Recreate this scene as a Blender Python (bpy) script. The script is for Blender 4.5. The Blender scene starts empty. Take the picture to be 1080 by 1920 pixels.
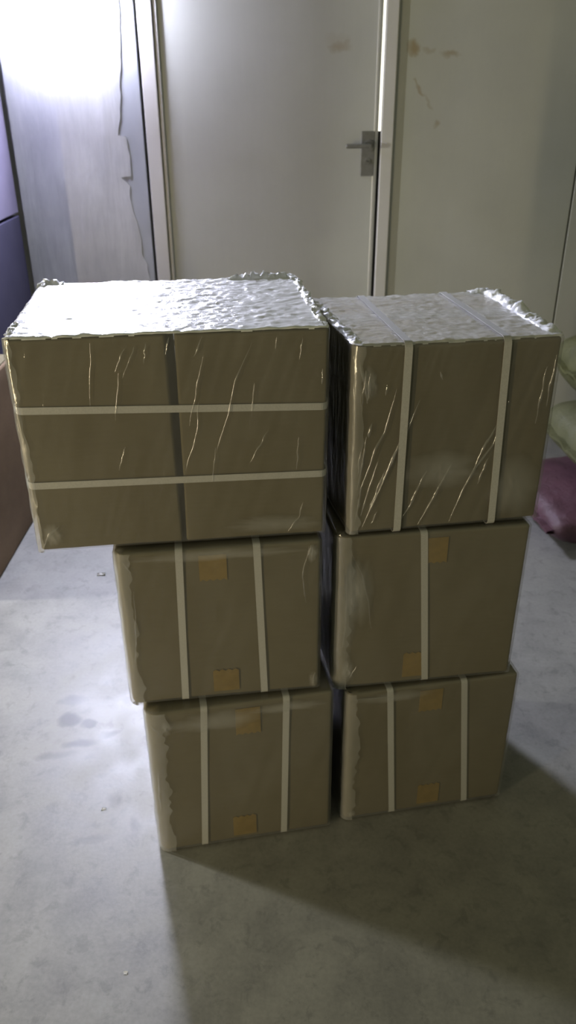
import bpy, bmesh, math, random
from mathutils import Vector, Matrix, noise

# ------------------------------------------------------------------ camera, world, lights, exposure
scene = bpy.context.scene
COL = scene.collection
R = math.radians

cam_data = bpy.data.cameras.new('camera')
cam = bpy.data.objects.new('camera', cam_data)
COL.objects.link(cam)
cam_data.sensor_fit = 'VERTICAL'
cam_data.sensor_height = 36.0
cam_data.lens = 1500.0 / 1920.0 * 36.0
cam_data.clip_start = 0.02
pitch, roll = R(27.9987), R(-0.3538)
fw = Vector((0, math.cos(pitch), -math.sin(pitch)))
rt = Vector((1, 0, 0))
up = Vector((0, math.sin(pitch), math.cos(pitch)))
r2 = rt * math.cos(roll) + up * math.sin(roll)
u2 = up * math.cos(roll) - rt * math.sin(roll)
M = Matrix((r2, u2, -fw)).transposed().to_4x4()
M.translation = Vector((0, 0, 1.4))
cam.matrix_world = M
cam_data.dof.use_dof = True          # hand-held phone, focused a little short
cam_data.dof.focus_distance = 1.05
cam_data.dof.aperture_fstop = 8.0
scene.camera = cam

scene.view_settings.view_transform = 'Standard'
scene.view_settings.look = 'None'
scene.view_settings.exposure = 0.0
scene.view_settings.gamma = 1.0
scene.view_settings.use_curve_mapping = False

world = bpy.data.worlds.new('world')
scene.world = world
world.use_nodes = True
bg = world.node_tree.nodes['Background']
bg.inputs['Color'].default_value = (0.92, 0.94, 0.60, 1)
bg.inputs['Strength'].default_value = 0.145

# second, weaker lamp of the hall, far to the left of the stack
l2 = bpy.data.lights.new('hall_lamp_light', 'AREA')
l2.shape = 'DISK'
l2.size = 0.16
l2.energy = 40
l2.color = (0.95, 0.95, 0.88)
l2o = bpy.data.objects.new('hall_lamp_light', l2)
COL.objects.link(l2o)
l2o.location = (-2.3, 2.0, 1.15)
l2o.rotation_euler = (Vector((0.1, 1.1, 0.75)) - Vector(l2o.location)).to_track_quat('-Z', 'Y').to_euler()

# tall warm tube of light at the left of the photographer, unseen, added for the film glints
l3 = bpy.data.lights.new('side_glint_light', 'AREA')
l3.shape = 'RECTANGLE'
l3.size = 0.035
l3.size_y = 0.9
l3.energy = 29
l3.color = (1.0, 0.82, 0.50)
l3o = bpy.data.objects.new('side_glint_light', l3)
COL.objects.link(l3o)
l3o.location = (-2.0, -0.5, 0.60)
_d = (Vector((0.0, 1.2, 0.65)) - Vector(l3o.location)).normalized()
l3o.rotation_euler = Matrix((_d.cross(Vector((0, 0, 1))), Vector((0, 0, 1)), -_d)).transposed().to_euler()

FLOOD_STRENGTH = 780.0
FLOOD_COLOR = (0.77, 0.79, 1.0)

# ------------------------------------------------------------------ helpers
def tag(o, label=None, cat=None, group=None, kind=None):
    if label: o['label'] = label
    if cat: o['category'] = cat
    if group: o['group'] = group
    if kind: o['kind'] = kind
    return o

def empty(name, loc=(0, 0, 0), rz=0.0):
    o = bpy.data.objects.new(name, None)
    o.empty_display_size = 0.05
    o.location = loc
    o.rotation_euler = (0, 0, rz)
    COL.objects.link(o)
    return o

def link(name, bm, mat, parent=None, smooth=False):
    me = bpy.data.meshes.new(name)
    bmesh.ops.recalc_face_normals(bm, faces=bm.faces[:])
    if smooth:
        for f in bm.faces: f.smooth = True
    bm.to_mesh(me); bm.free()
    if mat: me.materials.append(mat)
    o = bpy.data.objects.new(name, me)
    COL.objects.link(o)
    o.parent = parent
    return o

def add_box(bm, a, b, bevel=0.0, seg=2):
    x0, y0, z0 = a; x1, y1, z1 = b
    t = bmesh.new()
    vs = [t.verts.new(p) for p in ((x0,y0,z0),(x1,y0,z0),(x1,y1,z0),(x0,y1,z0),(x0,y0,z1),(x1,y0,z1),(x1,y1,z1),(x0,y1,z1))]
    for f in ((0,3,2,1),(4,5,6,7),(0,1,5,4),(1,2,6,5),(2,3,7,6),(3,0,4,7)):
        t.faces.new([vs[i] for i in f])
    if bevel > 0:
        bmesh.ops.bevel(t, geom=t.edges[:], offset=bevel, segments=seg, affect='EDGES', profile=0.5)
    merge(bm, t)

def merge(bm, t, mat=None):
    me = bpy.data.meshes.new('tmp')
    if mat is not None: bmesh.ops.transform(t, matrix=mat, verts=t.verts[:])
    t.to_mesh(me); t.free()
    bm.from_mesh(me)
    bpy.data.meshes.remove(me)

def box_obj(name, a, b, mat, parent=None, bevel=0.0, seg=2, smooth=False):
    bm = bmesh.new(); add_box(bm, a, b, bevel, seg)
    return link(name, bm, mat, parent, smooth)

def add_cyl(bm, c, axis, r, length, seg=20):
    t = bmesh.new()
    bmesh.ops.create_cone(t, cap_ends=True, segments=seg, radius1=r, radius2=r, depth=length)
    q = Vector((0, 0, 1)).rotation_difference(Vector(axis).normalized()).to_matrix().to_4x4()
    q.translation = Vector(c)
    merge(bm, t, q)

def rounded_shell(w, d, h, r, n, disp, off=0.0, faces='FBLRTD', crush=0.0, taper=0.0):
    """Rounded box, base centre at origin; every face a grid; disp(p, normal) -> displacement (m)."""
    bm = bmesh.new()
    hx, hy = w / 2 + off, d / 2 + off
    z0, z1 = -off, h + off
    def pt(x, y, z):
        cx = max(-hx + r, min(hx - r, x)); cy = max(-hy + r, min(hy - r, y)); cz = max(z0 + r, min(z1 - r, z))
        v = Vector((x - cx, y - cy, z - cz))
        nrm = v.normalized()
        p = Vector((cx, cy, cz)) + nrm * r
        u, v2 = p.x + hx, p.y + hy
        if crush > 0 and u < crush and v2 < crush:      # front left upright edge is crushed round
            e = Vector((u - crush, v2 - crush, 0))
            nn = e.normalized()
            p = Vector((-hx + crush + nn.x * crush, -hy + crush + nn.y * crush, p.z))
            nrm = (nrm * 0.3 + nn).normalized()
        q = p + nrm * disp(p, nrm)
        if taper: q.x -= taper * max(0.0, (hx - p.x) / (2 * hx)) * (p.y + hy) / (2 * hy)     # shaped wider at the back to keep the gap between the stacks dark
        return q
    def spread(a, b, m):
        # dense near the rounded ends
        pts = [a, a + r * 0.35, a + r * 0.7, a + r]
        for i in range(1, m): pts.append(a + r + (b - a - 2 * r) * i / m)
        return pts + [b - r, b - r * 0.7, b - r * 0.35, b]
    xs = spread(-hx, hx, n); ys = spread(-hy, hy, n); zs = spread(z0, z1, n)
    def grid(A, B, fn):
        g = [[bm.verts.new(pt(*fn(a, b))) for b in B] for a in A]
        for i in range(len(A) - 1):
            for j in range(len(B) - 1):
                bm.faces.new((g[i][j], g[i+1][j], g[i+1][j+1], g[i][j+1]))
    if 'F' in faces: grid(xs, zs, lambda a, b: (a, -hy, b))
    if 'B' in faces: grid(xs, zs, lambda a, b: (a, hy, b))
    if 'L' in faces: grid(ys, zs, lambda a, b: (-hx, a, b))
    if 'R' in faces: grid(ys, zs, lambda a, b: (hx, a, b))
    if 'T' in faces: grid(xs, ys, lambda a, b: (a, b, z1))
    if 'D' in faces: grid(xs, ys, lambda a, b: (a, b, z0))
    bmesh.ops.remove_doubles(bm, verts=bm.verts[:], dist=1e-5)
    return bm

# ------------------------------------------------------------------ materials
def new_mat(name):
    m = bpy.data.materials.new(name); m.use_nodes = True
    nt = m.node_tree
    return m, nt, nt.nodes['Principled BSDF']

def N(nt, kind, **kw):
    n = nt.nodes.new(kind)
    for k, v in kw.items(): setattr(n, k, v)
    return n

def tex_coord(nt, scale=(1, 1, 1), loc=(0, 0, 0), rot=(0, 0, 0), what='Object'):
    tc = N(nt, 'ShaderNodeTexCoord'); mp = N(nt, 'ShaderNodeMapping')
    mp.inputs['Scale'].default_value = scale; mp.inputs['Location'].default_value = loc; mp.inputs['Rotation'].default_value = rot
    nt.links.new(tc.outputs[what], mp.inputs['Vector'])
    return mp.outputs['Vector']

def noise_tex(nt, vec, scale, detail=5, rough=0.55, dist=0.0):
    n = N(nt, 'ShaderNodeTexNoise')
    n.inputs['Scale'].default_value = scale; n.inputs['Detail'].default_value = detail
    n.inputs['Roughness'].default_value = rough; n.inputs['Distortion'].default_value = dist
    nt.links.new(vec, n.inputs['Vector'])
    return n.outputs['Fac']

def ramp(nt, fac, stops):
    r = N(nt, 'ShaderNodeValToRGB')
    els = r.color_ramp.elements
    while len(els) < len(stops): els.new(0.5)
    for e, (p, c) in zip(els, stops):
        e.position = p; e.color = (c[0], c[1], c[2], 1) if len(c) == 3 else c
    nt.links.new(fac, r.inputs['Fac'])
    return r.outputs['Color']

def mixc(nt, fac, a, b, mode='MIX'):
    m = N(nt, 'ShaderNodeMix', data_type='RGBA', blend_type=mode)
    for sock, v in ((m.inputs['Factor'], fac), (m.inputs['A'], a), (m.inputs['B'], b)):
        pass
    f = [s for s in m.inputs if s.name == 'Factor' and s.type == 'VALUE'][0]
    A = [s for s in m.inputs if s.name == 'A' and s.type == 'RGBA'][0]
    B = [s for s in m.inputs if s.name == 'B' and s.type == 'RGBA'][0]
    for sock, v in ((f, fac), (A, a), (B, b)):
        if isinstance(v, (int, float)): sock.default_value = v
        elif isinstance(v, tuple): sock.default_value = (v[0], v[1], v[2], 1)
        else: nt.links.new(v, sock)
    return [s for s in m.outputs if s.type == 'RGBA'][0]

def mathn(nt, op, a, b=None, clamp=False):
    m = N(nt, 'ShaderNodeMath', operation=op); m.use_clamp = clamp
    for i, v in enumerate((a, b)):
        if v is None: continue
        if isinstance(v, (int, float)): m.inputs[i].default_value = v
        else: nt.links.new(v, m.inputs[i])
    return m.outputs[0]

def bump(nt, bsdf, height, strength=0.2, distance=0.01):
    b = N(nt, 'ShaderNodeBump')
    b.inputs['Strength'].default_value = strength; b.inputs['Distance'].default_value = distance
    nt.links.new(height, b.inputs['Height'])
    nt.links.new(b.outputs['Normal'], bsdf.inputs['Normal'])

def spot_mask(nt, spots, wob=0.02, wscale=14.0, axes='XZ'):
    """sum of soft elliptical stains, each (a, b, ra, rb, rot) in object space; edges broken by noise"""
    tc = N(nt, 'ShaderNodeTexCoord')
    nz = N(nt, 'ShaderNodeTexNoise'); nz.inputs['Scale'].default_value = wscale; nz.inputs['Detail'].default_value = 4
    nt.links.new(tc.outputs['Object'], nz.inputs['Vector'])
    s = N(nt, 'ShaderNodeVectorMath', operation='SUBTRACT'); s.inputs[1].default_value = (0.5, 0.5, 0.5)
    nt.links.new(nz.outputs['Color'], s.inputs[0])
    sc = N(nt, 'ShaderNodeVectorMath', operation='SCALE'); sc.inputs['Scale'].default_value = wob
    nt.links.new(s.outputs[0], sc.inputs[0])
    ad = N(nt, 'ShaderNodeVectorMath', operation='ADD')
    nt.links.new(tc.outputs['Object'], ad.inputs[0]); nt.links.new(sc.outputs[0], ad.inputs[1])
    sp = N(nt, 'ShaderNodeSeparateXYZ'); nt.links.new(ad.outputs[0], sp.inputs[0])
    total = None
    for (a, b, ra, rb, ang, st) in spots:
        dx = mathn(nt, 'SUBTRACT', sp.outputs[axes[0]], a); dy = mathn(nt, 'SUBTRACT', sp.outputs[axes[1]], b)
        c, s_ = math.cos(ang), math.sin(ang)
        u = mathn(nt, 'ADD', mathn(nt, 'MULTIPLY', dx, c / ra), mathn(nt, 'MULTIPLY', dy, s_ / ra))
        v = mathn(nt, 'ADD', mathn(nt, 'MULTIPLY', dx, -s_ / rb), mathn(nt, 'MULTIPLY', dy, c / rb))
        q = mathn(nt, 'ADD', mathn(nt, 'MULTIPLY', u, u), mathn(nt, 'MULTIPLY', v, v))
        m = mathn(nt, 'MULTIPLY', mathn(nt, 'SUBTRACT', 1.0, q, clamp=True), st)
        total = m if total is None else mathn(nt, 'ADD', total, m, clamp=True)
    return total

def make_cardboard(name, base, dark):
    m, nt, b = new_mat(name)
    v = tex_coord(nt, scale=(1, 1, 1))
    n1 = noise_tex(nt, v, 6, 6, 0.6)
    c = ramp(nt, n1, [(0.3, dark), (0.7, base)])
    v2 = tex_coord(nt, scale=(30, 30, 260))
    n2 = noise_tex(nt, v2, 1.0, 3, 0.5)
    c2 = mixc(nt, 0.25, c, ramp(nt, n2, [(0.3, dark), (0.75, base)]))
    nt.links.new(c2, b.inputs['Base Color'])
    b.inputs['Roughness'].default_value = 0.75
    b.inputs['Specular IOR Level'].default_value = 0.145
    bump(nt, b, n2, 0.12, 0.002)
    return m
CARD = make_cardboard('cardboard_brown', (0.155, 0.134, 0.082), (0.122, 0.103, 0.060))
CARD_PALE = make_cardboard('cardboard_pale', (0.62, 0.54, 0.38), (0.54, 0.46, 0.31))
CARD_RED = make_cardboard('cardboard_reddish', (0.23, 0.16, 0.10), (0.16, 0.11, 0.07))

STRAP, nt, b = new_mat('strapping_white')
v = tex_coord(nt, scale=(400, 400, 400))
nt.links.new(ramp(nt, noise_tex(nt, v, 1, 2), [(0.3, (0.46, 0.46, 0.45)), (0.7, (0.53, 0.53, 0.52))]), b.inputs['Base Color'])
b.inputs['Roughness'].default_value = 0.42

STRAP_G, nt, b = new_mat('strapping_grey_white')
v = tex_coord(nt, scale=(400, 400, 400))
nt.links.new(ramp(nt, noise_tex(nt, v, 1, 2), [(0.3, (0.46, 0.46, 0.45)), (0.7, (0.53, 0.53, 0.52))]), b.inputs['Base Color'])
b.inputs['Roughness'].default_value = 0.4

TAPE_Y, nt, b = new_mat('packing_tape_yellow')
nt.links.new(ramp(nt, noise_tex(nt, tex_coord(nt), 60, 4), [(0.3, (0.20, 0.130, 0.018)), (0.7, (0.25, 0.165, 0.028))]), b.inputs['Base Color'])
b.inputs['Roughness'].default_value = 0.3

TAPE_C, nt, b = new_mat('packing_tape_clear')
nt.links.new(ramp(nt, noise_tex(nt, tex_coord(nt), 40, 4), [(0.3, (0.62, 0.58, 0.48)), (0.7, (0.74, 0.70, 0.62))]), b.inputs['Base Color'])
b.inputs['Roughness'].default_value = 0.22

def make_film(name, haze, gloss, rough, bump_scale, bump_str, colour=(0.93, 0.94, 0.95), fade=False):
    m = bpy.data.materials.new(name); m.use_nodes = True
    nt = m.node_tree; nt.nodes.clear()
    out = N(nt, 'ShaderNodeOutputMaterial')
    tr = N(nt, 'ShaderNodeBsdfTransparent'); tr.inputs['Color'].default_value = (0.97, 0.97, 0.97, 1)
    df = N(nt, 'ShaderNodeBsdfDiffuse'); df.inputs['Color'].default_value = (*colour, 1)
    gl = N(nt, 'ShaderNodeBsdfGlossy'); gl.inputs['Roughness'].default_value = rough; gl.inputs['Color'].default_value = (1, 1, 1, 1)
    v = tex_coord(nt, scale=(bump_scale, bump_scale, bump_scale * 0.22), rot=(0, R(14), 0))
    nz = noise_tex(nt, v, 1.0, 4, 0.6, 0.6)
    bp = N(nt, 'ShaderNodeBump'); bp.inputs['Strength'].default_value = bump_str; bp.inputs['Distance'].default_value = 0.003
    nt.links.new(nz, bp.inputs['Height'])
    nt.links.new(bp.outputs['Normal'], gl.inputs['Normal'])
    # hazier where layers of film overlap
    hz = noise_tex(nt, tex_coord(nt, scale=(7, 7, 3.0), rot=(0, R(20), 0)), 1.0, 4, 0.6, 0.8)
    hzf = mathn(nt, 'MULTIPLY', mathn(nt, 'ADD', mathn(nt, 'MULTIPLY', hz, 0.7), 0.15), haze)
    fd = None
    if fade:        # layers thin out towards the rim of a patch
        at = N(nt, 'ShaderNodeAttribute', attribute_name='layers'); fd = at.outputs['Fac']
        hzf = mathn(nt, 'MULTIPLY', hzf, fd)
    mx = N(nt, 'ShaderNodeMixShader'); nt.links.new(hzf, mx.inputs['Fac'])
    nt.links.new(tr.outputs[0], mx.inputs[1]); nt.links.new(df.outputs[0], mx.inputs[2])
    # thin-sheet reflectance, the same from both sides
    ge = N(nt, 'ShaderNodeNewGeometry'); dt = N(nt, 'ShaderNodeVectorMath', operation='DOT_PRODUCT')
    nt.links.new(ge.outputs['Incoming'], dt.inputs[0])
    crumpled = name in ('stretch_film_top_glare', 'stretch_film_top_glare_strong', 'stretch_film_ruffled', 'stretch_film_folded')
    nt.links.new(bp.outputs['Normal'] if crumpled else ge.outputs['Normal'], dt.inputs[1])
    one = mathn(nt, 'SUBTRACT', 1.0, mathn(nt, 'ABSOLUTE', dt.outputs['Value']), clamp=True)
    frs = mathn(nt, 'ADD', mathn(nt, 'MULTIPLY', mathn(nt, 'POWER', one, 5.0), 0.96), 0.04)
    ff = mathn(nt, 'MULTIPLY', frs, gloss, clamp=True)
    if fade: ff = mathn(nt, 'MULTIPLY', ff, fd)
    mx2 = N(nt, 'ShaderNodeMixShader'); nt.links.new(ff, mx2.inputs['Fac'])
    nt.links.new(mx.outputs[0], mx2.inputs[1]); nt.links.new(gl.outputs[0], mx2.inputs[2])
    nt.links.new(mx2.outputs[0], out.inputs['Surface'])
    return m
FILM = make_film('stretch_film', 0.14, 1.4, 0.13, 70, 0.5)
FILM_FOLD = make_film('stretch_film_folded', 0.14, 3.5, 0.12, 90, 0.3)
FILM_BUNCH = make_film('stretch_film_bunched', 0.26, 2.0, 0.16, 90, 0.3)
FILM_CLOUD = make_film('stretch_film_clouded', 0.34, 1.6, 0.15, 90, 0.5, fade=True)
FILM_TOP = make_film('stretch_film_top_glare', 1.0, 1.3, 0.18, 90, 0.6)  # haze raised to whiten the lit carton top
FILM_RUFF = make_film('stretch_film_ruffled', 1.8, 0.8, 0.25, 90, 0.4)
FILM_TOP2 = make_film('stretch_film_top_glare_strong', 2.0, 1.6, 0.28, 70, 0.8)  # strongest haze, puts the lamp's glare into the bundle top

# floor: worn concrete
FLOOR, nt, b = new_mat('worn_concrete')
v = tex_coord(nt)
big = noise_tex(nt, v, 1.6, 6, 0.6, 0.4)
mid = noise_tex(nt, v, 9, 7, 0.65, 0.3)
fine = noise_tex(nt, v, 120, 4, 0.6)
col = ramp(nt, big, [(0.3, (0.172, 0.17, 0.155)), (0.7, (0.263, 0.26, 0.238))])
col = mixc(nt, 0.45, col, ramp(nt, mid, [(0.35, (0.14, 0.14, 0.14)), (0.62, (0.303, 0.30, 0.276))]))
col = mixc(nt, 0.22, col, ramp(nt, fine, [(0.3, (0.14, 0.14, 0.14)), (0.7, (0.313, 0.31, 0.285))]))
patch = spot_mask(nt, [(-0.43, 1.53, 0.085, 0.075, 0, 0.55), (-0.36, 1.50, 0.06, 0.06, 0, 0.5)], 0.03, 12, 'XY')
col = mixc(nt, patch, col, (0.37, 0.37, 0.37))
pits = ramp(nt, noise_tex(nt, tex_coord(nt, loc=(3.1, 1.7, 0)), 26, 5, 0.7, 0.5), [(0.36, (1, 1, 1)), (0.46, (0, 0, 0))])
col = mixc(nt, mathn(nt, 'MULTIPLY', pits, 0.35), col, (0.10, 0.10, 0.10))
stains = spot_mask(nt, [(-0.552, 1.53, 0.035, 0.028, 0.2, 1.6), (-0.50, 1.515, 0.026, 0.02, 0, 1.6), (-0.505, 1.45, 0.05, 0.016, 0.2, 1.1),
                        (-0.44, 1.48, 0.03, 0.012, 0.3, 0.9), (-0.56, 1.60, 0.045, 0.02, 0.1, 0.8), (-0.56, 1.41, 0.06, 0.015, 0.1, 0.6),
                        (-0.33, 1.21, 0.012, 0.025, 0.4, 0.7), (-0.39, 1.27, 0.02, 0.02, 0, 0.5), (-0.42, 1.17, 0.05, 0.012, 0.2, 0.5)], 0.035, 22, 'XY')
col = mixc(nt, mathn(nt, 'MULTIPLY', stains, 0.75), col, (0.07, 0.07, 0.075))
nt.links.new(col, b.inputs['Base Color'])
rr = mathn(nt, 'ADD', mathn(nt, 'MULTIPLY', mid, 0.35), 0.28)
nt.links.new(rr, b.inputs['Roughness'])
b.inputs['Specular IOR Level'].default_value = 0.55
hsum = mathn(nt, 'ADD', mathn(nt, 'MULTIPLY', mid, 0.6), mathn(nt, 'MULTIPLY', fine, 0.4))
bump(nt, b, hsum, 0.12, 0.004)

RUST = (0.27, 0.19, 0.07)
def make_panel(name, c0, c1, spots=None):
    m, nt, b = new_mat(name)
    v = tex_coord(nt)
    c = ramp(nt, noise_tex(nt, v, 3, 6, 0.6), [(0.3, c0), (0.7, c1)])
    c = mixc(nt, 0.15, c, ramp(nt, noise_tex(nt, tex_coord(nt, scale=(60, 60, 4)), 1, 3), [(0.3, c0), (0.7, c1)]))
    if spots:
        c = mixc(nt, mathn(nt, 'MULTIPLY', spot_mask(nt, spots, 0.06, 24), 0.7), c, RUST)
    nt.links.new(c, b.inputs['Base Color'])
    b.inputs['Roughness'].default_value = 0.5
    return m
P0, P1 = (0.44, 0.45, 0.41), (0.50, 0.51, 0.465)
PANEL = make_panel('panel_beige_steel', P0, P1)
PANEL_RUST = make_panel('panel_rust_stained', P0, P1,
    [(0.472, 1.522, 0.03, 0.028, 0, 1.1), (0.530, 1.515, 0.03, 0.014, 0, 0.5), (0.611, 1.503, 0.045, 0.016, 0, 0.8),
     (0.485, 1.412, 0.02, 0.007, -0.9, 0.7), (0.505, 1.385, 0.028, 0.009, -0.8, 0.8), (0.545, 1.345, 0.04, 0.008, -0.9, 0.45), (0.577, 1.266, 0.014, 0.014, 0, 0.7)])
DOORP = make_panel('door_beige_steel', P0, P1, [(0.201, 1.528, 0.055, 0.02, 0, 0.55), (0.19, 1.55, 0.05, 0.03, 0, 0.2)])
FRAME = make_panel('door_frame_paint', (0.54, 0.53, 0.50), (0.60, 0.59, 0.56))
SUBST = make_panel('joint_dark', (0.045, 0.045, 0.045), (0.07, 0.07, 0.065))

PLASTER, nt, b = new_mat('worn_white_plaster')
v = tex_coord(nt, scale=(14, 14, 2.2), rot=(0, R(6), 0))
c = ramp(nt, noise_tex(nt, v, 1, 6, 0.65, 0.5), [(0.3, (0.36, 0.37, 0.38)), (0.65, (0.54, 0.55, 0.55))])
c = mixc(nt, 0.4, c, ramp(nt, noise_tex(nt, tex_coord(nt), 7, 5), [(0.35, (0.38, 0.39, 0.40)), (0.65, (0.55, 0.56, 0.56))]))
nt.links.new(c, b.inputs['Base Color']); b.inputs['Roughness'].default_value = 0.6
bump(nt, b, noise_tex(nt, v, 1.4, 5), 0.4, 0.01)
PLASTER_D, nt, b = new_mat('bare_grey_plaster')
nt.links.new(ramp(nt, noise_tex(nt, tex_coord(nt, scale=(8, 8, 3)), 1, 5), [(0.3, (0.34, 0.36, 0.39)), (0.7, (0.43, 0.45, 0.48))]), b.inputs['Base Color'])
b.inputs['Roughness'].default_value = 0.7

def simple(name, c0, c1, rough=0.5, metal=0.0, scale=20, bstr=0.0):
    m, nt, b = new_mat(name)
    n = noise_tex(nt, tex_coord(nt), scale, 4)
    nt.links.new(ramp(nt, n, [(0.3, c0), (0.7, c1)]), b.inputs['Base Color'])
    b.inputs['Roughness'].default_value = rough; b.inputs['Metallic'].default_value = metal
    if bstr: bump(nt, b, n, bstr, 0.004)
    return m
HANDLE_M = simple('handle_dull_steel', (0.16, 0.16, 0.14), (0.21, 0.21, 0.19), 0.5, 0.3, 60)
KEY_M = simple('keyhole_black', (0.02, 0.02, 0.02), (0.03, 0.03, 0.03), 0.6)
TRIM_M = simple('edge_trim_alloy', (0.62, 0.62, 0.58), (0.70, 0.70, 0.66), 0.3, 0.4)
CAB_M = simple('cabinet_purple_grey', (0.14, 0.125, 0.19), (0.19, 0.17, 0.245), 0.5, 0.0, 5)
CAB_D = simple('cabinet_dark_navy', (0.032, 0.030, 0.060), (0.050, 0.046, 0.085), 0.5, 0.0, 5)
LAMP_BODY = simple('lamp_body_white', (0.75, 0.75, 0.75), (0.8, 0.8, 0.8), 0.4)
PAPER = simple('scrap_paper', (0.70, 0.70, 0.68), (0.80, 0.80, 0.78), 0.7)

def make_sack(name, c0, c1, cell):
    m, nt, b = new_mat(name)
    n = noise_tex(nt, tex_coord(nt), 9, 6, 0.6, 0.4)
    w = N(nt, 'ShaderNodeTexChecker'); w.inputs['Scale'].default_value = cell
    nt.links.new(tex_coord(nt), w.inputs['Vector'])
    c = ramp(nt, n, [(0.3, c0), (0.7, c1)])
    nt.links.new(mixc(nt, mathn(nt, 'MULTIPLY', w.outputs['Fac'], 0.12), c, c0), b.inputs['Base Color'])
    b.inputs['Roughness'].default_value = 0.5
    bump(nt, b, noise_tex(nt, tex_coord(nt), 26, 5, 0.6, 1.0), 0.5, 0.012)
    return m
SACK_G = make_sack('woven_sack_olive', (0.06, 0.065, 0.022), (0.11, 0.11, 0.04), 260)
SACK_T = make_sack('woven_sack_tan', (0.08, 0.085, 0.036), (0.125, 0.125, 0.058), 260)
SACK_M = make_sack('maroon_cloth', (0.065, 0.028, 0.040), (0.105, 0.046, 0.064), 200)

def emit(name, col, s):
    m = bpy.data.materials.new(name); m.use_nodes = True
    nt = m.node_tree; nt.nodes.clear()
    o = N(nt, 'ShaderNodeOutputMaterial'); e = N(nt, 'ShaderNodeEmission')
    e.inputs['Color'].default_value = (*col, 1); e.inputs['Strength'].default_value = s
    nt.links.new(e.outputs[0], o.inputs['Surface'])
    return m
FLOOD_E = emit('flood_led_glow', FLOOD_COLOR, FLOOD_STRENGTH)
TUBE_E = emit('tube_glow', (1.0, 0.96, 0.80), 2.2)

# ------------------------------------------------------------------ setting
D = 3.4
tag(box_obj('floor', (-4.5, -2.5, -0.12), (4.5, D + 1.2, 0.0), FLOOR), kind='structure')

# back wall: dark substrate with a door opening, clad with panels
bm = bmesh.new()
add_box(bm, (-4.0, D + 0.03, 0), (-0.475, D + 0.10, 3.2))
add_box(bm, (0.402, D + 0.03, 0), (4.0, D + 0.10, 3.2))
add_box(bm, (-0.475, D + 0.03, 2.12), (0.402, D + 0.10, 3.2))
wall = tag(link('wall_back', bm, SUBST), kind='structure')
for (x0, x1, y, z0, z1, m) in ((0.412, 1.137, D, 0, 3.2, PANEL_RUST), (1.144, 2.05, D, 0, 3.2, PANEL), (2.057, 2.96, D, 0, 3.2, PANEL),
                               (-0.532, 0.412, D, 2.16, 3.2, PANEL), (-1.95, -1.055, D, 0, 3.2, PANEL), (-2.85, -1.957, D, 0, 3.2, PANEL)):
    box_obj('wall_panel', (x0, y, z0), (x1, y + 0.03, z1), m, wall, 0.002, 1)
# bare plaster stretch left of the door, with a ragged worn white coat on it
box_obj('plaster_base', (-1.05, D - 0.02, 0), (-0.545, D + 0.03, 3.2), PLASTER_D, wall)
rag = [(0.0, -0.555), (0.4, -0.560), (0.60, -0.562), (0.70, -0.566), (0.76, -0.572), (0.80, -0.590), (0.86, -0.586), (0.93, -0.598), (1.0, -0.615),
       (1.06, -0.612), (1.09, -0.642), (1.095, -0.604), (1.14, -0.603), (1.19, -0.605), (1.235, -0.609), (1.24, -0.640), (1.30, -0.626), (1.40, -0.615), (1.55, -0.598), (1.8, -0.592), (3.2, -0.59)]
bm = bmesh.new()
rows = []
random.seed(4)
pts = []
for (za, xa), (zb, xb) in zip(rag[:-1], rag[1:]):
    k = max(1, int((zb - za) / 0.02))
    for i in range(k):
        t = i / k
        z = za + (zb - za) * t
        pts.append((z, xa + (xb - xa) * t + random.uniform(-0.003, 0.003)))
pts.append((3.2, -0.59))
NX = 36
def coat_y(x, z):
    q = noise.noise(Vector((x * 9, z * 1.6, 3.1))) * 0.006 + noise.noise(Vector((x * 26 + z * 3, z * 3.0, 7.7))) * 0.003
    return D - 0.0245 + q * 0.5
grid = []; edge_ = []
for z, xr in pts:
    row = []
    for i in range(NX + 1):
        x = -1.045 + (xr + 1.045) * i / NX
        row.append(bm.verts.new((x, coat_y(x, z), z)))
    grid.append(row)
    edge_.append((bm.verts.new(row[-1].co), bm.verts.new((xr + 0.0005, D - 0.019, z))))
for a, b_ in zip(grid[:-1], grid[1:]):
    for i in range(len(a) - 1):
        bm.faces.new((a[i], a[i+1], b_[i+1], b_[i]))
for (a0, a1), (b0, b1) in zip(edge_[:-1], edge_[1:]): bm.faces.new((a0, a1, b1, b0))
link('plaster_coat', bm, PLASTER, wall, True)

# door frame and leaf
fr = tag(empty('trim_1', (0, D, 0)), kind='structure')
box_obj('jamb', (-0.533, -0.022, 0), (-0.479, 0.05, 2.16), FRAME, fr, 0.003)
box_obj('jamb', (0.366, -0.022, 0), (0.412, 0.012, 2.16), FRAME, fr, 0.003)
box_obj('head', (-0.533, -0.030, 2.10), (0.410, 0.05, 2.16), FRAME, fr, 0.003)
box_obj('gap_backing', (0.335, 0.050, 0), (0.402, 0.066, 1.245), SUBST, fr)  # ends below the bright slit, added to keep the lower gap dark
box_obj('gap_backing', (-0.52, 0.052, 0), (-0.45, 0.066, 2.10), SUBST, fr)

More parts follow.
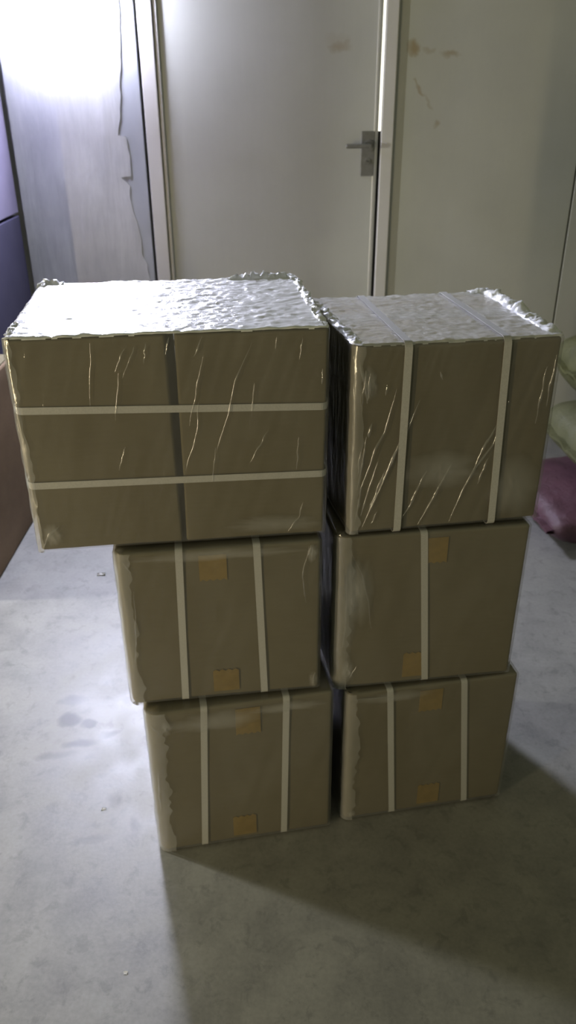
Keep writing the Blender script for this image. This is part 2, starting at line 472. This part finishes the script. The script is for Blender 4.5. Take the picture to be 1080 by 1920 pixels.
door = tag(empty('door_1', (0, D, 0)), kind='structure')
bm = bmesh.new()
t = bmesh.new()
vs = [t.verts.new(p) for p in ((-0.4755, 0, 0.008), (0.3525, 0, 0.008), (0.3525, 0.045, 0.008), (-0.4755, 0.045, 0.008),
                                (-0.4755, 0, 2.095), (0.3580, 0, 2.095), (0.3580, 0.045, 2.095), (-0.4755, 0.045, 2.095))]
for f in ((0,3,2,1),(4,5,6,7),(0,1,5,4),(1,2,6,5),(2,3,7,6),(3,0,4,7)): t.faces.new([vs[i] for i in f])
bmesh.ops.bevel(t, geom=t.edges[:], offset=0.002, segments=2, affect='EDGES')
merge(bm, t)
link('door_leaf', bm, DOORP, door)
box_obj('hinge_stile', (-0.4755, -0.014, 0.01), (-0.463, 0.0, 2.09), FRAME, door, 0.002)
box_obj('edge_trim', (0.339, -0.004, 0.01), (0.348, 0.0, 2.09), TRIM_M, door, 0.0015)
plate = box_obj('handle_plate', (0.291, -0.008, 1.088), (0.344, 0.0, 1.247), HANDLE_M, door, 0.003)
# lever: rose, neck and bar
bm = bmesh.new()
add_cyl(bm, (0.320, -0.014, 1.197), (0, 1, 0), 0.020, 0.014)
add_cyl(bm, (0.320, -0.035, 1.197), (0, 1, 0), 0.009, 0.05)
add_box(bm, (0.228, -0.062, 1.190), (0.331, -0.046, 1.206), 0.006, 3)
link('lever', bm, HANDLE_M, plate)
bm = bmesh.new()
add_cyl(bm, (0.318, -0.010, 1.142), (0, 1, 0), 0.011, 0.006)
link('lock_cylinder', bm, HANDLE_M, plate)
box_obj('keyhole', (0.312, -0.0145, 1.1405), (0.325, -0.0128, 1.1435), KEY_M, plate)

# tube light added behind the door to make the bright slit in its gap
tl = tag(empty('slit_light', (0.40, D + 0.35, 1.0)), 'added warm white tube light behind the door, making the bright slit beside it', 'lamp')
box_obj('slit_light_stand', (-0.02, 0.03, -1.0), (0.02, 0.07, 1.1), LAMP_BODY, tl, 0.004)
box_obj('foot', (-0.12, -0.08, -1.0), (0.12, 0.16, -0.98), LAMP_BODY, tl, 0.004)
bm = bmesh.new(); add_cyl(bm, (0, 0, 0.60), (0, 0, 1), 0.045, 0.95)
link('tube', bm, TUBE_E, tl, True)

# ------------------------------------------------------------------ flood lamp on the plaster, top left
fl = tag(empty('flood_lamp', (-0.80, D - 0.02, 1.72)), 'glaring white flood lamp fixed high on the worn plaster left of the door', 'lamp')
tilt = Matrix.Rotation(R(14), 4, 'X')
piv = Matrix.Translation((0, -0.12, 0)) @ tilt
bm = bmesh.new()
t = bmesh.new(); add_box(t, (-0.105, 0.0, -0.061), (0.105, 0.03, 0.061), 0.006)
merge(bm, t, piv)
for i in range(9):
    t = bmesh.new(); add_box(t, (-0.085 + i * 0.021, 0.03, -0.045), (-0.081 + i * 0.021, 0.045, 0.045)); merge(bm, t, piv)
house = link('housing', bm, LAMP_BODY, fl)
bm = bmesh.new()
t = bmesh.new(); add_box(t, (-0.118, -0.007, -0.073), (0.118, 0.001, 0.073), 0.002); merge(bm, t, piv)
link('led_panel', bm, FLOOD_E, house)
bm = bmesh.new()
for s in (-1, 1):
    add_box(bm, (s * 0.113 - 0.005, -0.108, -0.012), (s * 0.113 + 0.005, -0.012, 0.012))
    add_cyl(bm, (s * 0.107, -0.100, 0), (1, 0, 0), 0.008, 0.02)
add_box(bm, (-0.118, -0.018, -0.02), (0.118, -0.006, 0.02), 0.002)
link('bracket', bm, LAMP_BODY, fl)

# ------------------------------------------------------------------ wrapped cartons
# fitted size and place of each: front-left-bottom corner, turn, width, depth, height
SPEC = {
    'LL': (-0.271, 1.128, 0.000, 10.25, 0.366, 0.36, 0.376),
    'LR': (0.110, 1.207, 0.000, 10.15, 0.366, 0.36, 0.353),
    'ML': (-0.298, 1.150, 0.376, 7.34, 0.363, 0.36, 0.334),
    'MR': (0.083, 1.218, 0.353, 7.43, 0.366, 0.36, 0.348),
    'UL': (-0.420, 1.150, 0.710, 6.93, 0.492, 0.378, 0.368),
    'UR': (0.103, 1.220, 0.701, 9.01, 0.356, 0.330, 0.343),
}
LABEL = {
    'UL': 'widest film-wrapped bundle, two cartons under two horizontal straps, on top of the left stack',
    'UR': 'film-wrapped carton on top of the right stack, two straps running over its top',
    'ML': 'middle film-wrapped carton of the left stack, under the wide bundle with horizontal straps',
    'MR': 'middle film-wrapped carton of the right stack, a single strap down its front',
    'LL': 'bottom film-wrapped carton of the left stack, standing on the floor',
    'LR': 'bottom film-wrapped carton of the right stack, standing on the floor',
}
# folds in the film over each front: (across, up) in metres from the lower left corner
FOLDS = {
'UR': [[(0.075,0.268),(0.06,0.193),(0.044,0.163),(0.023,0.092),(0.013,0.028)],[(0.116,0.245),(0.099,0.195),(0.076,0.146),(0.048,0.07),(0.027,0.016)],[(0.103,0.217),(0.088,0.178),(0.061,0.104)],[(0.27,0.234),(0.252,0.156),(0.224,0.115),(0.205,0.072),(0.186,0.012)],[(0.255,0.198),(0.227,0.129),(0.22,0.11)],[(0.137,0.117),(0.114,0.059),(0.095,0.015)],[(0.181,0.128),(0.159,0.076),(0.129,0.012)],[(0.028,0.187),(0.021,0.126),(0.016,0.088)],[(0.245,0.132),(0.232,0.084)],[(0.146,0.292),(0.152,0.278)],[(0.059,0.275),(0.057,0.257)],[(0.023,0.301),(0.019,0.243)],[(0.03,0.295),(0.028,0.25)],[(0.05,0.14),(0.036,0.09),(0.024,0.04)],[(0.066,0.125),(0.05,0.085),(0.04,0.05)],[(0.036,0.21),(0.031,0.185)],[(0.086,0.165),(0.07,0.128),(0.055,0.09)],[(0.019,0.16),(0.016,0.12)],[(0.052,0.045),(0.044,0.022)],[(0.013,0.31),(0.024,0.27),(0.027,0.245)],[(0.343,0.31),(0.338,0.22)],[(0.33,0.29),(0.322,0.19)]],
'UL': [[(0.193,0.347),(0.171,0.3)],[(0.178,0.345),(0.16,0.31)],[(0.164,0.186),(0.15,0.146)],[(0.245,0.36),(0.238,0.333)],[(0.293,0.358),(0.281,0.328)],[(0.294,0.328),(0.274,0.245),(0.267,0.217)],[(0.284,0.254),(0.279,0.209),(0.256,0.139)],[(0.369,0.345),(0.341,0.286),(0.33,0.236),(0.305,0.167)],[(0.372,0.282),(0.366,0.234)],[(0.391,0.199),(0.361,0.147)],[(0.409,0.353),(0.405,0.335)],[(0.48,0.3),(0.478,0.275)],[(0.449,0.066),(0.441,0.038),(0.422,0.012)],[(0.042,0.051),(0.025,0.037),(0.012,0.014)],[(0.129,0.355),(0.117,0.258)],[(0.21,0.351),(0.205,0.321)],[(0.448,0.351),(0.443,0.316)],[(0.166,0.307),(0.153,0.231)],[(0.442,0.187),(0.438,0.13)],[(0.307,0.177),(0.298,0.115)]],
'ML': [[(0.339,0.322),(0.325,0.26),(0.331,0.204)],[(0.341,0.324),(0.335,0.3)],[(0.344,0.324),(0.342,0.297)],[(0.351,0.043),(0.345,0.012)],[(0.032,0.256),(0.028,0.177),(0.017,0.083)],[(0.017,0.32),(0.032,0.291)]],
'MR': [[(0.031,0.31),(0.052,0.263),(0.065,0.204),(0.074,0.142)],[(0.014,0.3),(0.026,0.219),(0.022,0.135),(0.014,0.073)],[(0.048,0.056),(0.036,0.029)]],
'LL': [[(0.014,0.348),(0.024,0.327)],[(0.017,0.227),(0.014,0.126)]],
'LR': [[(0.012,0.336),(0.089,0.334)]],
}
# strap places as fractions of the width (top, bottom)
STRAPS = {'UR': [(0.254, 0.254), (0.716, 0.745)], 'ML': [(0.312, 0.287), (0.678, 0.699)], 'MR': [(0.441, 0.515)],
          'LL': [(0.31, 0.262), (0.74, 0.718)], 'LR': [(0.249, 0.311), (0.669, 0.763)]}
TAPES = {'ML': ((0.467, 0.88), (0.503, 0.12)), 'MR': ((0.505, 0.88), (0.452, 0.14)), 'LL': ((0.535, 0.86), (0.495, 0.12)), 'LR': ((0.489, 0.88), (0.529, 0.13))}

CRUSH = {'UL': 0.009, 'UR': 0.014, 'ML': 0.020, 'MR': 0.022, 'LL': 0.026, 'LR': 0.020}
TAPER = {'UR': 0.018, 'MR': 0.017, 'LR': 0.017}
INSET = 0.0045      # cardboard lies this far inside the film
def ribbon(path, normals, sides, width, thick):
    """closed strap loop: path points, outward normals, side directions"""
    bm = bmesh.new()
    rings = []
    for p, n, s in zip(path, normals, sides):
        a = s * (width / 2)
        rings.append([bm.verts.new(p - a), bm.verts.new(p + a), bm.verts.new(p + a + n * thick), bm.verts.new(p - a + n * thick)])
    k = len(rings)
    for i in range(k):
        A, B = rings[i], rings[(i + 1) % k]
        for j in range(4):
            bm.faces.new((A[j], A[(j+1) % 4], B[(j+1) % 4], B[j]))
    return bm

def loop_profile(ha, b0, b1, r, off, n=5):
    """rounded rectangle, a in [-ha, ha], b in [b0, b1], starting at the front; returns (a, b, na, nb)"""
    out = []
    A = ha + off; lo, hi = b0 - off, b1 + off
    cr = r + off
    for (ca, cb, s) in ((-A + cr, hi - cr, 90), (A - cr, hi - cr, 0), (A - cr, lo + cr, -90), (-A + cr, lo + cr, -180)):
        for i in range(n):
            ang = R(s + 90 - 90 * i / (n - 1))
            out.append((ca + cr * math.cos(ang), cb + cr * math.sin(ang), math.cos(ang), math.sin(ang)))
    return out

def film_disp(w, d, h, seed, amp, top_amp):
    o = Vector((seed * 3.7, seed * 1.3, seed * 7.1))
    def f(p, n):
        # taut slanted wrinkles on the sides, crumpled cells on the top
        s = (p.x * 0.97 + p.y * 0.9) - p.z * 0.30
        a = noise.noise(Vector((s * 55, p.z * 5, 0)) + o) + 0.5 * noise.noise(Vector((s * 130, p.z * 9, 4)) + o)
        side = a * amp * (1.0 - 0.75 * abs(n.x))
        tv = 0.8 * noise.noise(Vector((p.x * 40, p.y * 60, 2)) + o) + 0.6 * noise.noise(Vector((p.x * 110, p.y * 130, 9)) + o)
        top = (tv + 0.35) * top_amp
        for (ft, fb) in (STRAPS['UR'] if top_amp > 0.002 and w < 0.4 else []):      # film pressed flat under the straps
            if abs(p.x - (ft - 0.5) * w) < 0.011: top = min(top, 0.0003)
        t = max(0.0, n.z)
        v = side * (1 - t) + top * t
        if n.z < -0.5: v = -0.001
        return max(-0.0022, min(v, 0.003)) if n.z < 0.5 else max(-0.0006, min(v, 0.004))
    return f

def fold_mesh(pts, y, rmax, seed):
    """a raised crease of film: half-round ridge along pts on the front plane y, tapering to both ends"""
    bm = bmesh.new()
    P = [Vector((a, y, b)) for a, b in pts]
    L = []
    for a, b in zip(P[:-1], P[1:]):
        k = max(2, int((b - a).length / 0.006))
        for i in range(k): L.append(a.lerp(b, i / k))
    L.append(P[-1])
    n = len(L)
    rings = []
    for i, p in enumerate(L):
        t = i / (n - 1)
        tan = (L[min(i + 1, n - 1)] - L[max(i - 1, 0)]).normalized()
        side = tan.cross(Vector((0, -1, 0))).normalized()
        wob = 0.5 + 0.9 * abs(noise.noise(Vector((t * 7 + seed, seed * 2.1, 0))))
        r = rmax * (math.sin(math.pi * min(max(t, 0.03), 0.97)) ** 0.6) * wob + 0.0001
        c = p + side * noise.noise(Vector((t * 4, seed, 5))) * 0.0025
        rings.append([bm.verts.new(c + side * (r * math.cos(q)) + Vector((0, -1, 0)) * (r * 0.9 * math.sin(q) - 0.0004)) for q in [math.pi * j / 6 for j in range(7)]])
    for A, B in zip(rings[:-1], rings[1:]):
        for j in range(6): bm.faces.new((A[j], A[j+1], B[j+1], B[j]))
    return bm

def ruffle(path, height, seed, lean=(0, 0, 0)):
    """bunched film standing up along an edge"""
    bm = bmesh.new()
    L = []
    for a, b in zip(path[:-1], path[1:]):
        a, b = Vector(a), Vector(b)
        k = max(2, int((b - a).length / 0.004))
        for i in range(k): L.append(a.lerp(b, i / k))
    L.append(Vector(path[-1]))
    n = len(L); rows = []
    for i, p in enumerate(L):
        t = i / (n - 1)
        tan = (L[min(i + 1, n - 1)] - L[max(i - 1, 0)]).normalized()
        side = Vector((-tan.y, tan.x, 0))
        e = math.sin(math.pi * t) ** 0.5
        hh = height * e * (0.45 + 0.7 * abs(noise.noise(Vector((t * 9 + seed, 1.1, seed)))) + 0.6 * abs(noise.noise(Vector((t * 37 + seed, 4.1, seed)))))
        row = []
        for j in range(9):
            q = j / 8
            ang = math.pi * q
            jit = noise.noise_vector(Vector((t * 33 + seed, q * 5, seed))) * 0.0065 + noise.noise_vector(Vector((t * 90, q * 9, seed))) * 0.003
            row.append(bm.verts.new(p + side * (-math.cos(ang) * height * 0.9) + Vector((0, 0, 1)) * (math.sin(ang) * hh) + jit * math.sin(ang)))
        rows.append(row)
    for A, B in zip(rows[:-1], rows[1:]):
        for j in range(8): bm.faces.new((A[j], A[j+1], B[j+1], B[j]))
    return bm

# loose clouded film lying on the fronts: centre (across, up) and half sizes in metres
CLOUDS = {
    'MR': [(0.026, 0.20, 0.020, 0.125), (0.040, 0.24, 0.022, 0.06), (0.046, 0.225, 0.032, 0.075), (0.030, 0.05, 0.014, 0.035)],
    'ML': [(0.343, 0.308, 0.011, 0.018), (0.347, 0.028, 0.010, 0.022), (0.180, 0.318, 0.15, 0.012)],
    'LL': [(0.040, 0.338, 0.012, 0.022), (0.13, 0.338, 0.105, 0.024), (0.27, 0.352, 0.085, 0.014)],
    'LR': [(0.10, 0.332, 0.085, 0.014), (0.024, 0.022, 0.010, 0.012)],
    'UL': [(0.030, 0.036, 0.018, 0.022), (0.40, 0.03, 0.085, 0.018)],
    'UR': [(0.030, 0.278, 0.014, 0.030), (0.16, 0.115, 0.075, 0.040), (0.30, 0.07, 0.050, 0.065)],
}
def cloud_patch(u, v_, ru, rv, y, seed):
    bm = bmesh.new()
    nr, na = 9, 40
    c = bm.verts.new((u, y - 0.0016, v_))
    prev = None
    for i in range(1, nr + 1):
        t = i / nr
        ring = []
        for j in range(na):
            q = 2 * math.pi * j / na
            rag = 1.0 + 0.30 * noise.noise(Vector((math.cos(q) * 2.2, math.sin(q) * 2.2, seed))) + 0.16 * noise.noise(Vector((math.cos(q) * 7, math.sin(q) * 7, seed)))
            pu, pv = u + math.cos(q) * ru * t * rag, v_ + math.sin(q) * rv * t * rag
            lift = (1 - t ** 3) * (0.0016 + 0.0020 * noise.noise(Vector((pu * 130 + pv * 40, pv * 60, seed))))
            ring.append(bm.verts.new((pu, y - max(0.0002, lift), pv)))
        for j in range(na):
            if prev is None: bm.faces.new((c, ring[j], ring[(j + 1) % na]))
            else: bm.faces.new((prev[j], ring[j], ring[(j + 1) % na], prev[(j + 1) % na]))
        prev = ring
    return bm

def build_carton(key):
    x, y, z, a, w, d, h = SPEC[key]
    ra = R(a)
    cx = x + math.cos(ra) * w / 2 - math.sin(ra) * d / 2
    cy = y + math.sin(ra) * w / 2 + math.cos(ra) * d / 2
    seed = sum(ord(c) for c in key) * 0.37
    root = tag(empty('wrapped_carton' if key != 'UL' else 'wrapped_bundle', (cx, cy, z), ra), LABEL[key], 'carton', 'film-wrapped cartons in the two stacks')
    rc = 0.006
    cr = CRUSH[key]
    def dent(p, n):
        q = noise.noise(Vector((p.x * 9, p.y * 9, p.z * 9)) + Vector((seed, 0, 0))) * 0.0012
        # knocked corners: the cardboard gives way along its upright edges
        return min(0.0, q - 0.0008)
    if key == 'UL':
        gap = 0.011
        wl = (w - 2 * INSET - gap) / 2
        for s in (-1, 1):
            bm = rounded_shell(wl, d - 2 * INSET, h - 2 * INSET, 0.005, 12, dent)
            # cartons lean apart towards the top; closed at the back for a dark gap
            for v_ in bm.verts: v_.co.x += s * (wl / 2 + gap / 2 - 0.0025 + 0.004 * v_.co.z / h - 0.0055 * max(0, v_.co.y / d + 0.5))
            for v_ in bm.verts: v_.co.z += INSET
            link('carton_body', bm, CARD, root, True)
    else:
        bm = rounded_shell(w - 2 * INSET, d - 2 * INSET, h - 2 * INSET, rc, 30, dent, crush=cr, taper=TAPER.get(key, 0))
        for v_ in bm.verts: v_.co.z += INSET
        link('carton_body', bm, CARD, root, True)
    fy = -d / 2 + INSET     # cardboard front plane
    # straps
    smat = STRAP_G if key == 'UR' else STRAP
    if key == 'UL':
        for (f0, f1) in ((0.69, 0.644), (0.342, 0.322)):
            prof = loop_profile(w / 2 - INSET, -d / 2 + INSET, d / 2 - INSET, 0.010, 0.0012, 6)
            path, nn, ss = [], [], []
            for (pa, pb, na, nb) in prof:
                t = (pa + w / 2) / w
                path.append(Vector((pa, pb, h * (f0 + (f1 - f0) * t)))); nn.append(Vector((na, nb, 0))); ss.append(Vector((0, 0, 1)))
            link('strap', ribbon(path, nn, ss, 0.0118, 0.0009), STRAP, root)
    for (ft, fb) in STRAPS.get(key, []):
        prof = loop_profile(d / 2 - INSET, INSET, h - INSET, rc, 0.0048 if key == 'UR' else 0.0012, 6)   # this carton was strapped over its film
        path, nn, ss = [], [], []
        for (pa, pb, na, nb) in prof:
            t = max(0, min(1, pb / h))
            path.append(Vector(((fb + (ft - fb) * t - 0.5) * w, pa, pb))); nn.append(Vector((0, na, nb))); ss.append(Vector((1, 0, 0)))
        link('strap', ribbon(path, nn, ss, 0.0128, 0.0009), smat, root)
    # ends of the brown-yellow tape that closes the flaps, folded onto the front
    for (u, v_) in TAPES.get(key, []):
        bm = bmesh.new()
        hw = 0.024
        topside = v_ > 0.5
        za, zb = (h * v_ - 0.028, h - INSET - 0.013) if topside else (INSET + 0.013, h * v_ + 0.026)
        k = 8
        edge = [(-hw + 2 * hw * i / k) for i in range(k + 1)]
        lo, hi = [], []
        for i, e in enumerate(edge):
            jag = 0.0018 * (1 if i % 2 else -1)
            xx = (u - 0.5) * w + e
            lo.append((xx, za + (jag if topside else 0))); hi.append((xx, zb + (0 if topside else jag)))
        va = [bm.verts.new((p[0], fy - 0.0009, p[1])) for p in lo]; vb = [bm.verts.new((p[0], fy - 0.0009, p[1])) for p in hi]
        vc = [bm.verts.new((p[0], fy + 0.0004, p[1])) for p in lo]; vd = [bm.verts.new((p[0], fy + 0.0004, p[1])) for p in hi]
        for i in range(k):
            bm.faces.new((va[i], va[i+1], vb[i+1], vb[i])); bm.faces.new((vc[i], vd[i], vd[i+1], vc[i+1]))
            bm.faces.new((va[i], vc[i], vc[i+1], va[i+1])); bm.faces.new((vb[i], vb[i+1], vd[i+1], vd[i]))
        bm.faces.new((va[0], vb[0], vd[0], vc[0])); bm.faces.new((va[k], vc[k], vd[k], vb[k]))
        link('tape_end', bm, TAPE_Y, root)
    if key == 'UR':
        # flaps meeting along the middle of the top, closed with clear tape
        zt = h - INSET
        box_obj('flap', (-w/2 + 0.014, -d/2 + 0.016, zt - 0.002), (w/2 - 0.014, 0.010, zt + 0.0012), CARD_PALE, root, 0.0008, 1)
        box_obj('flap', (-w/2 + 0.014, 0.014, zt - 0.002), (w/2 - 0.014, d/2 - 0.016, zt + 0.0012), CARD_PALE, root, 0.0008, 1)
        box_obj('tape', (-w/2 + 0.012, -0.014, zt + 0.0012), (w/2 - 0.012, 0.036, zt + 0.0017), TAPE_C, root)
    # film
    n = 110 if key[0] == 'U' else 46
    amp, tamp = (0.0011, 0.0024) if key[0] == 'U' else (0.0008, 0.0007)
    bm = rounded_shell(w, d, h, 0.0075, n, film_disp(w, d, h, seed, amp, tamp), off=-0.0015, crush=cr, taper=TAPER.get(key, 0))
    film = link('stretch_film', bm, FILM, root, True)
    film.data.materials.append(FILM_TOP2 if key == 'UL' else FILM_TOP)        # more film over the top, its haze whitened to add lamp glare
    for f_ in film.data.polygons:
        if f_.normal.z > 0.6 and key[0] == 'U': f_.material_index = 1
    for i, pts in enumerate(FOLDS[key]):
        bm = fold_mesh([(a_ - w / 2, b_) for a_, b_ in pts], -d / 2 + 0.0012, 0.0030 if key == 'UR' else 0.0021, seed + i * 1.7)
        link('film_fold', bm, FILM_FOLD, film, True)
    for i, (u_, w_, ru, rv) in enumerate(CLOUDS[key]):
        fc = link('film_cloud', cloud_patch(u_ - w / 2, w_, ru, rv, -d / 2 + 0.0008, seed + i * 2.3), FILM_CLOUD, film, True)
        at = fc.data.attributes.new('layers', 'FLOAT', 'POINT')
        for vi in range(len(fc.data.vertices)):
            t = 0.0 if vi == 0 else ((vi - 1) // 40 + 1) / 9
            at.data[vi].value = max(0.0, 1 - t * t) ** 1.3
    # film bunched round the front left edge, made paler to brighten the lit edge
    bm = bmesh.new(); rows = []
    nz_ = 90
    for i in range(nz_ + 1):
        zz = 0.003 + (h - 0.006) * i / nz_
        row = []
        ext = cr * (0.35 + 0.55 * noise.noise(Vector((zz * 9, seed, 2.0))) + 0.45 * noise.noise(Vector((zz * 60, seed, 6.0))))
        prof = [(0.0, cr * 1.0)] + [(cr - cr * math.cos(R(q)), cr - cr * math.sin(R(q))) for q in (15, 30, 45, 60, 75)] + [(cr, 0.0), (cr + max(0.001, ext), 0.0)]
        for j, (pu, pv) in enumerate(prof):
            o_ = 0.0012 + 0.0018 * noise.noise(Vector((zz * 26 + j * 0.9, j * 1.1, seed)))
            nx_, ny_ = (-1, 0) if j == 0 else ((0, -1) if j > 5 else (-math.cos(R(15 * j)), -math.sin(R(15 * j))))
            row.append(bm.verts.new((-w / 2 + 0.0015 + pu + nx_ * o_, -d / 2 + 0.0015 + pv + ny_ * o_, zz)))
        rows.append(row)
    for A, B in zip(rows[:-1], rows[1:]):
        for j in range(len(A) - 1): bm.faces.new((A[j], A[j+1], B[j+1], B[j]))
    link('film_edge_bright_fold', bm, FILM_BUNCH, film, True)
    zt = h + 0.0
    if key == 'UL':
        link('film_ruffle', ruffle([(0.10, d/2 - 0.012, zt - 0.002), (0.20, d/2 - 0.010, zt - 0.002), (w/2 - 0.02, d/2 - 0.012, zt - 0.002), (w/2 - 0.006, d/2 - 0.05, zt - 0.003)], 0.011, 2.2), FILM_RUFF, film, True)
        link('film_ruffle', ruffle([(-w/2 + 0.01, d/2 - 0.03, zt - 0.002), (-w/2 + 0.012, d/2 - 0.008, zt - 0.002), (-w/2 + 0.05, d/2 - 0.010, zt - 0.002)], 0.010, 5.2), FILM_RUFF, film, True)
        link('film_ruffle', ruffle([(-w/2 + 0.008, -d/2 + 0.02, zt - 0.002), (-w/2 + 0.010, -d/2 + 0.09, zt - 0.002)], 0.006, 8.1), FILM_RUFF, film, True)
        link('film_ruffle', ruffle([(w/2 - 0.010, -d/2 + 0.01, zt - 0.003), (w/2 - 0.010, d/2 - 0.04, zt - 0.003)], 0.009, 9.3), FILM_RUFF, film, True)
    if key == 'UR':
        link('film_ruffle', ruffle([(w/2 - 0.05, d/2 - 0.012, zt - 0.002), (w/2 - 0.014, d/2 - 0.014, zt - 0.002), (w/2 - 0.012, d/2 - 0.10, zt - 0.002), (w/2 - 0.014, -0.02, zt - 0.002), (w/2 - 0.012, -d/2 + 0.02, zt - 0.003)], 0.015, 1.4), FILM_RUFF, film, True)
        link('film_ruffle', ruffle([(-w/2 + 0.013, -d/2 + 0.012, zt - 0.003), (-w/2 + 0.011 - 0.006, -d/2 + 0.12, zt - 0.003), (-w/2 + 0.009 - 0.016, d/2 - 0.02, zt - 0.003)], 0.010, 6.4), FILM_RUFF, film, True)
    return root

for k in ('LL', 'LR', 'ML', 'MR', 'UL', 'UR'):
    build_carton(k)

# ------------------------------------------------------------------ brown carton on the left, cabinet behind it
def open_carton():
    root = tag(empty('brown_carton', (-1.16, 2.36, 0)), 'large reddish brown carton on the floor at the left edge', 'carton')
    bm = rounded_shell(0.46, 0.60, 0.60, 0.01, 10, lambda p, n: noise.noise(p * 5) * 0.004)
    link('carton_body', bm, CARD_RED, root, True)
    zt = 0.60
    box_obj('flap', (-0.215, -0.29, zt - 0.002), (0.222, -0.004, zt + 0.004), CARD, root, 0.001, 1)
    box_obj('flap', (-0.215, 0.004, zt - 0.002), (0.222, 0.29, zt + 0.004), CARD, root, 0.001, 1)
    box_obj('tape', (-0.23, -0.03, zt + 0.004), (0.232, 0.03, zt + 0.0045), TAPE_C, root)
    return root
open_carton()

cab = tag(empty('storage_cabinet', (-1.36, 3.03, 0)), 'tall purple-grey two-part cabinet standing in the corner at the left', 'cabinet')
box_obj('plinth', (-0.30, -0.30, 0), (0.29, 0.30, 0.06), CAB_D, cab)
box_obj('lower_body', (-0.31, -0.33, 0.06), (0.30, 0.33, 0.955), CAB_D, cab, 0.004)
box_obj('upper_body', (-0.31, -0.33, 0.965), (0.30, 0.33, 1.95), CAB_M, cab, 0.004)
for i, (z0, z1, m) in enumerate(((0.08, 0.94, CAB_D), (0.985, 1.93, CAB_M))):
    for s in (0, 1):
        xa = -0.30 + s * 0.30
        dd = box_obj('door', (xa + 0.004, -0.348, z0), (xa + 0.292, -0.331, z1), m, cab, 0.003)
        bm = bmesh.new(); add_box(bm, (xa + (0.262 if s == 0 else 0.02), -0.368, (z0 + z1) / 2 - 0.06), (xa + (0.275 if s == 0 else 0.033), -0.347, (z0 + z1) / 2 + 0.06), 0.004)
        link('handle', bm, HANDLE_M, dd)

# ------------------------------------------------------------------ sacks at the right
def sack(name, label, loc, size, rz, mat, seed, group, puff=0.45, tilt_=0.0):
    root = tag(empty(name, loc, rz), label, 'sack', group)
    L, W, H = size
    bm = bmesh.new()
    nu, nv = 44, 32
    rows = []
    for i in range(nu + 1):
        u = -1 + 2 * i / nu
        e = max(0.0, 1 - abs(u) ** 5) ** 0.5
        row = []
        for j in range(nv):
            q = 2 * math.pi * j / nv
            c, s = math.cos(q), math.sin(q)
            yy = math.copysign(abs(c) ** 0.7, c) * W / 2 * (0.82 + 0.18 * e)
            zz = math.copysign(abs(s) ** 0.62, s) * H / 2 * (0.12 + 0.88 * e)
            p = Vector((u * L / 2, yy, zz + H / 2))
            k = noise.noise(Vector((p.x * 7 + seed, p.y * 7, p.z * 9))) * 0.016 + noise.noise(Vector((p.x * 20, p.y * 20 + seed, p.z * 20))) * 0.006
            p += Vector((0.3, c, s)) * k
            p.z = max(0.001, p.z)
            row.append(bm.verts.new(p))
        rows.append(row)
    for A, B in zip(rows[:-1], rows[1:]):
        for j in range(nv): bm.faces.new((A[j], A[(j+1) % nv], B[(j+1) % nv], B[j]))
    bm.faces.new(rows[0]); bm.faces.new(rows[-1])
    body = link('sack_body', bm, mat, root, True)
    # sewn hem along the closed end
    bm = bmesh.new()
    pr = None
    for i in range(24):
        t = -1 + 2 * i / 23
        yv = t * W / 2 * 0.86
        zv = H / 2 + noise.noise(Vector((t * 3, seed, 1))) * 0.012
        a = [bm.verts.new((-L / 2 + 0.006, yv, zv - 0.008)), bm.verts.new((-L / 2 + 0.006, yv, zv + 0.008)),
             bm.verts.new((-L / 2 - 0.022, yv, zv + 0.004 + noise.noise(Vector((t * 8, seed, 3))) * 0.01)), bm.verts.new((-L / 2 - 0.022, yv, zv - 0.004 + noise.noise(Vector((t * 8, seed, 3))) * 0.01))]
        if pr:
            for j in range(4): bm.faces.new((pr[j], pr[(j+1) % 4], a[(j+1) % 4], a[j]))
        pr = a
    link('sewn_hem', bm, mat, root)
    return root
GS = 'sacks piled at the right'
sack('maroon_sack', 'flat maroon cloth bundle on the floor under the olive sacks', (1.24, 2.62, 0.0), (0.80, 0.52, 0.165), R(10), SACK_M, 1.3, GS)
sack('woven_sack', 'lower olive woven sack lying on the maroon bundle', (1.34, 2.70, 0.178), (0.72, 0.44, 0.20), R(6), SACK_T, 5.2, GS)
sack('woven_sack', 'upper olive green woven sack on top of the pile at the right', (1.37, 2.72, 0.392), (0.74, 0.46, 0.24), R(3), SACK_G, 9.1, GS)

# ------------------------------------------------------------------ scraps on the floor
def scrap(label, loc, size, seed):
    bm = bmesh.new()
    g = []
    for i in range(5):
        row = []
        for j in range(4):
            p = Vector(((i / 4 - 0.5) * size[0], (j / 3 - 0.5) * size[1], 0))
            p += noise.noise_vector(Vector((i * 0.9 + seed, j * 0.9, seed))) * size[1] * 0.35
            p.z = abs(noise.noise(Vector((i * 0.8, j * 0.8, seed)))) * size[1] * 0.8 + 0.0008
            row.append(bm.verts.new(p))
        g.append(row)
    for i in range(4):
        for j in range(3): bm.faces.new((g[i][j], g[i+1][j], g[i+1][j+1], g[i][j+1]))
    bmesh.ops.solidify(bm, geom=bm.faces[:], thickness=0.0006)
    o = link('paper_scrap', bm, PAPER, None, True)
    zmin = min(v_.co.z for v_ in o.data.vertices)
    o.location = (loc[0], loc[1], -zmin)
    return tag(o, label, 'scrap', 'scraps littering the floor')
scrap('crumpled white scrap on the floor below the wide bundle', (-0.609, 2.205), (0.026, 0.012), 1.0)
scrap('tiny pale scrap on the lit floor beside the bottom left carton', (-0.409, 1.247), (0.010, 0.007), 3.0)
scrap('tiny pale scrap on the lit floor nearest the camera', (-0.296, 0.878), (0.007, 0.006), 5.0)
